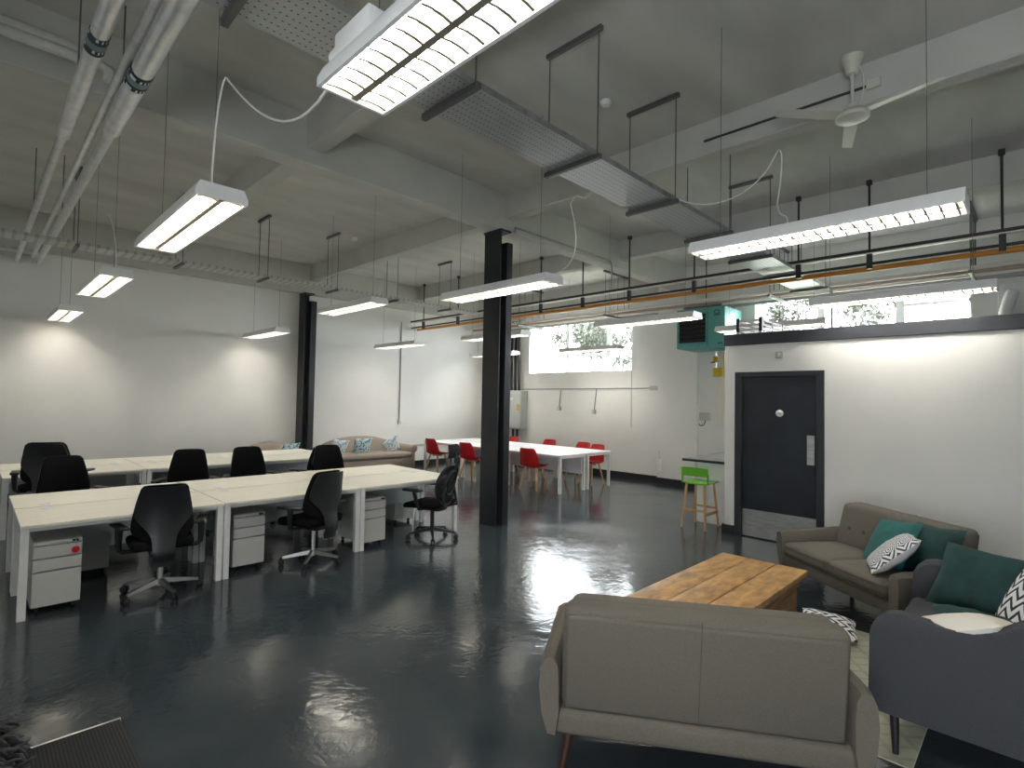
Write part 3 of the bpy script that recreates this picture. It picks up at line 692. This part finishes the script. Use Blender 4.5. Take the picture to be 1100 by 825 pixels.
T3 = make_task(.19); T3.location = (.70, 8.17, 0); T3.rotation_euler = (0, 0, math.radians(-20)); T3.scale = (1.06, 1.06, 1.0); T3['label'] = 'tall black chair with grey back shell at the far row of desks'; T3['group'] = grp

# mesh chair with headrest
o = thing('mesh_office_chair', 'black mesh chair with headrest at the free end of the near desks', 'chair', (4.085, 5.37, 0), math.radians(20))
star(o, plast_k, .305, .08)
MB().tube([(0, 0, .07), (0, 0, .37)], .024, 12).build('gas_column', plast_k, o)
B(-.09, .09, -.16, .12, .35, .41, .015, 2).build('mechanism', plast_k, o)
MB().tube([(.08, .05, .38), (.26, .10, .36)], .008, 6).build('lever', plast_k, o)
MB().box(-.245, .245, -.20, .28, .41, .47, .028, 4, lambda p: Vector((p.x, p.y, p.z - .035 * max(0, (p.y - .14) / .14) ** 2))).build('seat', fabric_k, o)
def my(z): return -.20 - .16 * (z - .45) + .055 * math.sin((z - .42) * 6.5)
loop = []
for k in range(36):
    q = 2 * PI * k / 36; zz = .67 + .245 * math.sin(q); ww = (.21 + .02 * math.sin(q)) * (abs(math.cos(q)) ** .75) * (1 if math.cos(q) > 0 else -1)
    loop.append((ww, my(zz), zz))
MB().tube(loop, .017, 8, closed=True).build('back_frame', plast_k, o)
def mp(u, v):
    q = (v - .5) * PI * .98; zz = .67 + .24 * math.sin(q); w = (.205 + .02 * math.sin(q)) * (max(0.02, math.cos(q)) ** .75); x = (u * 2 - 1) * w
    return (x, my(zz) + .25 * (.21 ** 2 - x * x) * -1 + .01, zz), (0, 1, 0)
MB().slab(mp, 8, 14, .003).build('back_mesh', meshk_m, o)
lp = [(.105 * math.cos(2 * PI * k / 24), my(.70 + .15 * math.sin(2 * PI * k / 24)) - .055, .70 + .15 * math.sin(2 * PI * k / 24)) for k in range(24)]
MB().tube(lp, .018, 8, closed=True).build('lumbar_ring', plast_k, o)
for s in (-1, 1): MB().tube([(s * .10, -.12, .39), (s * .15, -.26, .42), (s * .14, my(.55) - .06, .55), (s * .10, my(.66) - .055, .66)], .018, 8).build('back_strut', plast_k, o)
MB().tube([(0, my(.85) - .05, .84), (0, my(.9) - .07, .95), (0, my(.9) - .05, 1.08)], [.02, .016, .016], 8).build('headrest_stem', plast_k, o)
MB().slab(lambda u, v: (((u * 2 - 1) * .125 * (1 - .25 * (2 * v - 1) ** 2), my(.9) - .0 + .5 * ((u * 2 - 1) * .125) ** 2 - .03 * math.sin(v * PI), 1.005 + v * .165), (0, 1, 0)), 8, 6, .022).build('headrest', meshk_m, o)
for s in (-1, 1):
    MB().tube([(s * .12, .0, .385), (s * .27, .02, .40), (s * .285, .05, .50), (s * .285, .09, .605)], [.016, .02, .024, .018], 8).build('arm_post', plast_k, o)
    B(s * .285 - .045, s * .285 + .045, -.02, .23, .605, .635, .011, 3).build('arm_pad', plast_k, o)

# ------------------------------------------------------------------ red tulip chairs (face +y)
def make_red():
    o = thing('tulip_chair', '', 'chair')
    path = [(.215, .455, .195), (.18, .452, .21), (.05, .435, .222), (-.08, .43, .225), (-.15, .45, .225), (-.185, .50, .222), (-.22, .58, .212), (-.255, .67, .20), (-.285, .75, .182), (-.302, .79, .168), (-.31, .815, .14)]
    def fn(u, v):
        i = v * (len(path) - 1); a = min(int(i), len(path) - 2); t = i - a
        y, z, w = [path[a][k] * (1 - t) + path[a + 1][k] * t for k in range(3)]
        q = u * 2 - 1; vv = max(0, min(1, (v - .3) / .35))
        return (q * w, y + vv * .07 * q * q, z + (1 - vv) * .035 * q * q), Vector((-q * .3, vv, 1 - vv + .05))
    MB().slab(fn, 10, 24, .012).build('shell', red_m, o)
    B(-.175, .175, -.13, .18, .447, .475, .013, 3).build('seat_pad', redpad_m, o)
    for sx in (-1, 1):
        for sy in (-1, 1):
            MB().tube([(sx * .12, sy * .11, .435), (sx * .20, sy * .20, 0)], [.022, .013], 10).build('leg', beech_m, o)
    m = MB(); m.box(-.14, .14, -.015, .015, .40, .425, .004, 1); m.box(-.015, .015, -.14, .14, .40, .425, .004, 1); m.build('cross_brace', beech_m, o)
    return o
R0 = make_red()
reds = [(7.80, 7.04, -82, 'red tulip chair standing out in front of the white tables beyond the column'), (7.66, 8.70, -84, 'red tulip chair partly hidden by the edge of the black column'), (7.72, 10.0, -86, 'red tulip chair seen behind the headrest of the mesh chair'),
        (9.22, 6.72, 86, 'red tulip chair tucked under the near corner of the white tables'), (9.45, 7.25, 92, 'red chair whose top shows over the tables next to the tucked one'), (9.45, 8.25, 90, 'red chair whose top shows over the middle of the white tables'), (9.45, 9.45, 88, 'red chair whose top shows beside the column under the electrical cabinet')]
for i, (x, y, a, lab) in enumerate(reds):
    q = R0 if i == 0 else dup(R0)
    q.location = (x, y, 0); q.rotation_euler = (0, 0, math.radians(a)); q['label'] = lab; q['group'] = 'red tulip chairs'

# ------------------------------------------------------------------ bar counter and stool
o = thing('bar_counter', 'small bar counter with dark top built against the partition', 'counter')
B(7.29, 9.4, 3.025, 3.69, .895, .93, .003, 1).build('worktop', counter_m, o)
B(7.286, 7.29, 3.025, 3.69, .895, .93).build('worktop_edge', worktop_edge, o)
B(7.56, 9.4, 3.05, 3.60, .0, .895).build('panel', white_m, o)
o = thing('bar_stool', 'bar stool with green plastic seat and beech legs by the counter', 'stool', (7.26, 3.40, 0), math.radians(-90))
def st(u, v):
    x = (u * 2 - 1) * .19; y = -.19 + v * .36
    return (x, y, .635 - .012 * math.cos((u - .5) * PI) + .02 * max(0, v - .8)), (0, 0, 1)
MB().slab(st, 8, 8, .015).build('seat', green_m, o)
def bk(u, v):
    q = u * 2 - 1; return (q * .19, -.20 + .035 * q * q - .02 * v, .72 + v * .125 - .012 * q * q * v), (0, 1, 0)
m = MB().slab(bk, 10, 4, .012)
m.build('backrest', green_m, o)
for s in (-1, 1): MB().slab(lambda u, v: ((s * .19 - s * .0, -.165 - .006 * v + (u - .5) * .035, .63 + v * .13), (s, 0, 0)), 2, 4, .012).build('back_support', green_m, o)
for sx in (-1, 1):
    for sy in (-1, 1): MB().tube([(sx * .13, sy * .14 - .01, .622), (sx * .17, sy * .21, 0)], [.018, .014], 10).build('leg', beech_m, o)
    B(sx * .163 - .012, sx * .163 + .012, -.19, .19, .19, .225, .003, 1).build('foot_rail', beech_m, o)
B(-.15, .15, .185, .205, .24, .27, .003, 1).build('foot_rail', beech_m, o); B(-.15, .15, -.205, -.185, .24, .27, .003, 1).build('foot_rail', beech_m, o)
B(-.14, .14, -.15, .14, .60, .622, .003, 1).build('seat_frame', beech_m, o)

# ------------------------------------------------------------------ mid century sofa (faces +y; rear at y=0)
def make_sofa():
    o = thing('two_seat_sofa', '', 'sofa')
    W = .702
    lean = lambda p: Vector((p.x, p.y + .03 - .22 * (p.z - .3), p.z))
    B(-W + .07, W - .07, .02, .74, .20, .315, .03, 4).build('base_rail', sofa_m, o)
    # arms: flared, thinner at the bottom, rounded top
    for s in (-1, 1):
        rings = []
        for y in (0, .015, .05, .2, .4, .6, .72, .755, .765):
            e = .0 if .03 < y < .74 else (.03 if y in (.015, .755) else .05)
            top = .565 - .03 * (y / .75); r = []
            prof = [(.02, .20), (.075, .205), (.118, .30), (.135, .42), (.125, .51), (.10, top - .012), (.07, top), (.035, top - .008), (.01, top - .04), (0, .42), (0, .30)]
            cx, cz = .065, .38
            for a, z in prof:
                a2 = cx + (a - cx) * (1 - e * 2.2); z2 = cz + (z - cz) * (1 - e * 1.3)
                r.append(Vector((s * (W - .10 + a2 * .74), y + .02 * (z2 - .3), z2)))
            rings.append(r)
        MB().loft(rings).build('arm', sofa_m, o)
    # back: tapered, leaning slab with a sewn rear panel
    def bf(p):
        t = (p.z - .3) / .5; return lean(Vector((p.x * (1 - .035 * t), p.y, p.z)))
    MB().box(-W + .095, W - .095, .03, .17, .30, .81, .045, 4, bf).build('backrest', sofa_m, o)
    bb = bpy.data.objects[-1] if False else None
    br = [c for c in COL.objects if c.parent == o and c.name.startswith('backrest')][0]
    MB().box(-W + .115, W - .115, .012, .05, .315, .775, .018, 3, bf).build('rear_panel', sofa_m, br)
    B(-.0015, .0015, .0085, .02, .32, .80, 0, 1, bf).build('rear_seam', sofaseam_m, br)
    m = MB(); m.box(-.585, .585, .10, .255, .40, .812, .05, 4, bf, 0); m.build('back_cushion', sofa_m, br)
    for x in (-.42, -.25, -.085, .085, .25, .42):
        p = bf(Vector((x, .262, .60))); MB().lathe([(.016, -.004), (.019, 0), (.012, .006)], 10, p, Matrix.Rotation(-PI / 2, 4, 'X')).build('button', sofaseam_m, br)
    for s in (-1, 1):
        def cf(p):
            return Vector((p.x, p.y, p.z + .02 * (1 - ((p.x - s * .288) / .29) ** 2) * (1 - ((p.y - .48) / .30) ** 2) * (1 if p.z > .4 else 0)))
        MB().box(s * .288 - .286, s * .288 + .286, .18, .79, .315, .445, .045, 4, cf, 3).build('seat_cushion', sofa_m, o)
        for y in (.07, .68):
            MB().tube([(s * .56, y, .21), (s * .60, y + (.03 if y > .3 else -.03), 0)], [.024, .013], 12).build('leg', sofaleg_m, o)
    return o
s1 = make_sofa(); s1.location = (2.25, 1.05, 0); s1.rotation_euler = (0, 0, math.radians(-57)); s1['label'] = 'taupe sofa with its plain back turned to the camera'
s2 = dup(s1, (5.69, .80, 0), math.radians(53), 'taupe buttoned sofa holding teal cushions by the door partition')
s2.scale = (.98, 1, 1)
s1['group'] = s2['group'] = 'taupe two seat sofas'

# charcoal loveseat with scooped sides, faces +y, width 1.42
o = thing('charcoal_loveseat', 'charcoal grey sofa with scooped sides and green and cream cushions', 'sofa', (3.93, 0, .006))
for s in (-1, 1):
    rings = []
    prof = [(.62, .60), (.60, .64), (.555, .685), (.50, .700), (.42, .692), (.32, .683), (.22, .690), (.12, .735), (.04, .795), (-.04, .83), (-.12, .84)]
    for y, zt in prof:
        xo = .70; r = []
        zb = .195
        for a, z in ((0.02, zb), (.0, .3), (.0, .5), (.0, zt - .02), (.015, zt), (.085, zt), (.11, zt - .02), (.115, .5), (.115, .3), (.10, zb)):
            yy = y + (.02 if y > .6 else 0) * ((.5 - z)) if y > .6 else y
            r.append(Vector((s * (xo - a), yy, z)))
        rings.append(r)
    MB().loft(rings[::-1]).build('arm', char_m, o)
B(-.60, .60, -.16, .60, .20, .31, .02, 3).build('base_rail', char_m, o)
MB().box(-.60, .60, -.16, .0, .25, .84, .04, 4, lambda p: Vector((p.x, p.y - .12 * (p.z - .3), p.z))).build('backrest', char_m, o)
MB().box(-.585, .585, -.03, .62, .31, .455, .04, 4, None, 2).build('seat_cushion', char_m, o)
for s in (-1, 1):
    for y in (-.08, .53): MB().tube([(s * .62, y, .20), (s * .645, y - .01, .0)], [.022, .014], 10).build('leg', plast_k, o)

# cushions
def pillow(name, label, mat, w, h, t, loc, rot, back=None, group=None):
    def P(u, v, sg):
        a, b_ = u * 2 - 1, v * 2 - 1
        k = max(0, (1 - a * a) * (1 - b_ * b_)) ** .42
        pinch = 1 - .07 * (1 - abs(a)) * abs(b_) ** 2 ; pinch2 = 1 - .07 * (1 - abs(b_)) * abs(a) ** 2
        wr = .006 * noise.noise(Vector((a * 3 + loc[0] * 7, b_ * 3 + loc[1] * 5, sg)))
        return Vector((a * w / 2 * pinch2, b_ * h / 2 * pinch, sg * (t / 2 * k + wr * (k > .05))))
    N = 16
    def half(sg):
        m = MB(); vs = [P(i / N, j / N, sg) for j in range(N + 1) for i in range(N + 1)]
        fs = [(j * (N + 1) + i, j * (N + 1) + i + 1, (j + 1) * (N + 1) + i + 1, (j + 1) * (N + 1) + i) for j in range(N) for i in range(N)]
        if sg < 0: fs = [f[::-1] for f in fs]
        return m.add(vs, fs)
    if back is None:
        m = half(1); m2 = half(-1); m.add(m2.v, m2.f); o = m.build(name, mat)
    else:
        o = half(1).build(name, mat); half(-1).build('back_cover', back, o)
    o.location = loc
    if rot[0] == 'n':           # ('n', facing direction, roll in degrees)
        n = Vector(rot[1]).normalized(); y = (Vector((0, 0, 1)) - n * n.z).normalized(); x = y.cross(n)
        o.rotation_euler = (Matrix((x, y, n)).transposed() @ Matrix.Rotation(math.radians(rot[2]), 3, 'Z')).to_euler()
    else: o.rotation_euler = [math.radians(a) for a in rot]
    return tag(o, label, 'cushion', group)
def place(base, rz, lx, ly, lz):
    c, s_ = math.cos(rz), math.sin(rz); return (base[0] + lx * c - ly * s_, base[1] + lx * s_ + ly * c, lz)
D = (5.69, .80); dr = math.radians(53)
def dn(x, y, z): c, s_ = math.cos(dr), math.sin(dr); return (x * c - y * s_, x * s_ + y * c, z)
g = 'cushions on the taupe sofa'
pillow('cushion', 'teal velvet cushion leaning behind the white maze print cushion', teal_m, .44, .42, .13, place(D, dr, -.19, .36, .62), ('n', dn(.12, .8, .5), 8), None, g)
pillow('cushion', 'white cushion with black maze print on the taupe sofa', hex_m, .42, .42, .15, place(D, dr, -.38, .53, .60), ('n', dn(.45, .5, .72), 6), white_m, g)
pillow('cushion', 'dark teal cushion at the end of the taupe sofa near the wall', dkgreen_m, .44, .42, .13, place(D, dr, -.49, .31, .64), ('n', dn(.1, .8, .45), 5), None, g)
g = 'cushions on the charcoal sofa'
pillow('cushion', 'large dark green velvet cushion standing on the charcoal sofa', dkgreen_m, .50, .45, .16, (4.39, .24, .655), ('n', (-.72, .14, .62), -4), None, g)
pillow('cushion', 'cream cushion lying behind the near side of the charcoal sofa', cream_m, .54, .42, .17, (3.44, .345, .605), (14, 24, 88), None, g)
pillow('cushion', 'white cushion with bold black zigzags on the charcoal sofa', zig_m, .44, .44, .14, (4.10, .02, .63), ('n', (-.45, .72, .5), 8), white_m, g)
pillow('cushion', 'flat dark green cushion under the zigzag cushion', dkgreen_m, .46, .42, .13, (3.92, .22, .525), (5, 0, 12), None, g)
pillow('cushion', 'zigzag printed cushion lying on the rug by the wooden table', zig_m, .34, .36, .11, (4.60, 1.14, .08), (5, -6, 14), white_m)

# ------------------------------------------------------------------ coffee table, rug, mat
o = thing('coffee_table', 'chunky oiled pine coffee table with plank top', 'table', (3.13, 1.31, 0))
m = MB()
for y0, y1 in ((0, .232), (.241, .452), (.455, .68)): m.box(0, 1.57, y0, y1, .375, .42, .006, 2)
m.build('plank_top', wood_m, o)
B(.06, 1.50, .06, .62, .05, .374, .004, 1).build('body', wood2_m, o)
m = MB(); m.box(.04, 1.52, .045, .06, .30, .374, .003, 1); m.box(1.50, 1.515, .06, .62, .30, .374, .003, 1); m.box(.04, 1.52, .62, .635, .30, .374, .003, 1); m.build('apron', wood2_m, o)
for x in (.08, 1.38):
    for y in (.08, .5): B(x, x + .1, y, y + .1, .0, .05).build('foot', wood2_m, o)
tag(B(3.2, 4.85, .44, 1.29, .0, .006, .002, 1).build('rug', rug_m), 'pale olive woven rug between the sofas', 'rug')
o = thing('door_mat', 'dark ribbed mat with worn metal edge on the floor', 'mat', (0, 0, 0))
B(-.9, .615, 1.6, 3.45, .0, .012).build('pile', mat_m, o)
B(-.9, .62, 3.45, 3.462, .0, .013).build('edge_strip', alum_m, o)
# furry throw at the edge
random.seed(3)
m = MB()
def tuft(c, d, l, r): 
    pts = [Vector(c)]; v = Vector(d).normalized()
    for k in range(4): v = (v + Vector((random.uniform(-.5, .5), random.uniform(-.5, .5), random.uniform(-.6, .2)))).normalized(); pts.append(pts[-1] + v * l / 4)
    m.tube(pts, [r, r * .9, r * .7, r * .45, r * .12], 5)
core = MB().lathe([(.05, .02), (.17, .03), (.19, .15), (.16, .28), (.10, .36), (.03, .38)], 16)
for k in range(420):
    a = random.uniform(0, 2 * PI); z = random.uniform(.02, .38); rr = .19 * math.sqrt(max(.05, 1 - ((z - .15) / .26) ** 2))
    tuft((rr * math.cos(a), rr * math.sin(a), z), (math.cos(a), math.sin(a), .2), random.uniform(.05, .09), random.uniform(.006, .012))
o = thing('shaggy_pouf', 'dark shaggy fur pouf cut off by the edge beside the mat', 'pouf', (.0, 2.93, .04))
core.build('core', fur_m, o); q = m.build('fur', fur_m, o); q['kind'] = 'stuff'

# ------------------------------------------------------------------ beige sofas at the far wall (rolled, camel back)
def make_beige(w):
    o = thing('camelback_sofa', '', 'sofa'); h = w / 2
    B(-h + .05, h - .05, .1, .84, .06, .34, .03, 3).build('base', beige_m, o)
    rings = []
    for k in range(21):
        t = k / 20 * 2 - 1; x = t * (h - .1); zt = .60 + .22 * (1 - abs(t) ** 2.4); r = []
        for a, z in ((.02, .2), (.0, .4), (-.02, zt - .08), (0, zt - .02), (.05, zt), (.11, zt - .02), (.15, zt - .08), (.20, .4), (.22, .3)): r.append(Vector((x, a, z)))
        rings.append(r)
    MB().loft(rings).build('backrest', beige_m, o)
    for s in (-1, 1):
        m = MB(); m.box(s * (h - .09) - .07, s * (h - .09) + .07, .05, .82, .06, .56, .04, 3); m.tube([(s * (h - .07), .06, .53), (s * (h - .07), .84, .53)], .085, 14); m.build('arm', beige_m, o)
        for y in (.12, .78): MB().tube([(s * (h - .12), y, .07), (s * (h - .12), y, 0)], [.03, .02], 8).build('leg', sofaleg_m, o)
    MB().box(-h + .16, h - .16, .18, .87, .34, .47, .05, 4).build('seat_cushion', beige_m, o)
    return o
b1 = make_beige(2.25); b1.location = (6.42, 11.42, 0); b1.rotation_euler = (0, 0, PI); b1['label'] = 'beige camel back sofa with blue cushions against the far wall'
b2 = make_beige(1.5); b2.location = (4.12, 10.95, 0); b2.rotation_euler = (0, 0, math.radians(-150)); b2['label'] = 'beige sofa beside the wall column, mostly hidden by the far desks'
g = 'blue cushions on the beige sofas'
pillow('cushion', 'dark teal printed cushion in the middle of the beige sofa', bluep_m, .44, .42, .13, (6.32, 10.98, .60), (70, 0, 180), None, g)
pillow('cushion', 'pale blue printed cushion tilted at the arm of the beige sofa', bluel_m, .44, .42, .13, (7.05, 10.93, .60), (64, 28, 172), None, g)
pillow('cushion', 'patterned cushion partly hidden behind the black chairs on the beige sofa', bluel_m, .44, .42, .13, (5.72, 10.95, .60), (68, -8, 188), None, g)
pillow('cushion', 'blue printed cushion on the hidden sofa beside the wall column', bluep_m, .42, .40, .13, (4.45, 10.5, .62), (66, 0, 200), None, g)

# ------------------------------------------------------------------ outside the windows
gm = M('winter ground', (.16, .18, .10), .9, var=.3)
struct(B(11.3, 60, -40, 50, -.6, -.5).build('ground_outside', gm))
leaf_m = M('olive leaves', (.032, .037, .026), .7); bark_m = M('grey bark', (.024, .023, .022), .8)
def tree(x, y, z0, h, r, leaves, label, bare, seed):
    random.seed(seed); o = thing('tree', label, 'tree', (x, y, -.5)); m = MB(); tips = []
    def br(p, d, l, r_, n):
        pts = [p]; 
        for k in range(3): d = (d + Vector((random.uniform(-.22, .22), random.uniform(-.22, .22), random.uniform(-.1, .18)))).normalized(); pts.append(pts[-1] + d * l / 3)
        m.tube(pts, [r_, r_ * .85, r_ * .7, r_ * .55], 5)
        if n == 0: tips.extend(pts[1:]); return
        for k in range(3 if n > 1 else 4):
            q = (d + Vector((random.uniform(-1, 1), random.uniform(-1, 1), random.uniform(-.3, .6))) * .75).normalized(); br(pts[-1 - (k % 2)], q, l * .68, r_ * .5, n - 1)
    br(Vector((0, 0, 0)), Vector((0, 0, 1)), h * .45, .13, 4)
    m.build('trunk', bark_m, o)
    if not bare:
        lm = MB()
        for p in tips:
            for k in range(leaves):
                c = p + Vector((random.gauss(0, .22), random.gauss(0, .22), random.gauss(0, .2))); a = Vector((random.uniform(-1, 1), random.uniform(-1, 1), random.uniform(-1, 1))).normalized() * .10; b_ = a.cross(Vector((random.uniform(-1, 1), random.uniform(-1, 1), 1))).normalized() * .045
                lm.add([c - a, c + b_, c + a, c - b_], [(0, 1, 2, 3)])
        lm.build('foliage', leaf_m, o)
tree(20, 6.1, 0, 6.6, 2, 15, 'leafy tree outside the window above the partition', False, 11)
tree(17, -1.2, 0, 8.0, 2, 0, 'bare branched tree outside the window above the partition', True, 5)
tree(19, 13.4, 0, 6.0, 2, 15, 'bushy tree low outside the window over the red chairs', False, 21)
tree(25, 10.6, 0, 7.0, 2, 0, 'bare twiggy tree outside the window over the red chairs', True, 9)
tree(27, 20.5, 0, 6.4, 2, 14, 'leafy shrub at the corner of the window over the red chairs', False, 31)

# ------------------------------------------------------------------ light
w = bpy.data.worlds.new('World'); S.world = w; w.use_nodes = True
bg = w.node_tree.nodes['Background']; bg.inputs[0].default_value = (.90, .96, 1.0, 1); bg.inputs[1].default_value = 2.4
def portal(loc, rot, sx, sy):
    l = bpy.data.lights.new('portal', 'AREA'); l.shape = 'RECTANGLE'; l.size = sx; l.size_y = sy; l.cycles.is_portal = True
    o = bpy.data.objects.new('portal', l); COL.objects.link(o); o.location = loc; o.rotation_euler = rot
for y0, y1, z0, z1 in (W1, W2): portal((XR1 + .01, (y0 + y1) / 2, (z0 + z1) / 2), (0, PI / 2, 0), z1 - z0, y1 - y0)

for y0, y1, z0, z1 in W_FILL: portal((XL - .31, (y0 + y1) / 2, (z0 + z1) / 2), (0, -PI / 2, 0), z1 - z0, y1 - y0)

# ------------------------------------------------------------------ camera
F = 574.474; Yw, Pt, Rl = [math.radians(a) for a in (45.41486, 1.7544, 1.06566)]
fw = Vector((math.sin(Yw) * math.cos(Pt), math.cos(Yw) * math.cos(Pt), math.sin(Pt)))
rt = Vector((math.cos(Yw), -math.sin(Yw), 0)); up = rt.cross(fw)
rt, up = rt * math.cos(Rl) + up * math.sin(Rl), up * math.cos(Rl) - rt * math.sin(Rl)
cd = bpy.data.cameras.new('camera'); cam = bpy.data.objects.new('camera', cd); COL.objects.link(cam)
cd.sensor_fit = 'HORIZONTAL'; cd.sensor_width = 36; cd.lens = F / 1100 * 36; cd.clip_end = 300; cd.clip_start = .05
mw = Matrix((rt, up, -fw)).transposed().to_4x4(); mw.translation = Vector((0, 0, 1.72)); cam.matrix_world = mw
S.camera = cam
S.view_settings.view_transform = 'Standard'; S.view_settings.look = 'None'; S.view_settings.gamma = 1; S.view_settings.use_curve_mapping = False
S.view_settings.exposure = 3.55
S.cycles.use_denoising = True
S.cycles.max_bounces = 8; S.cycles.diffuse_bounces = 5; S.cycles.glossy_bounces = 4; S.cycles.transparent_max_bounces = 12
S.cycles.sample_clamp_indirect = 6
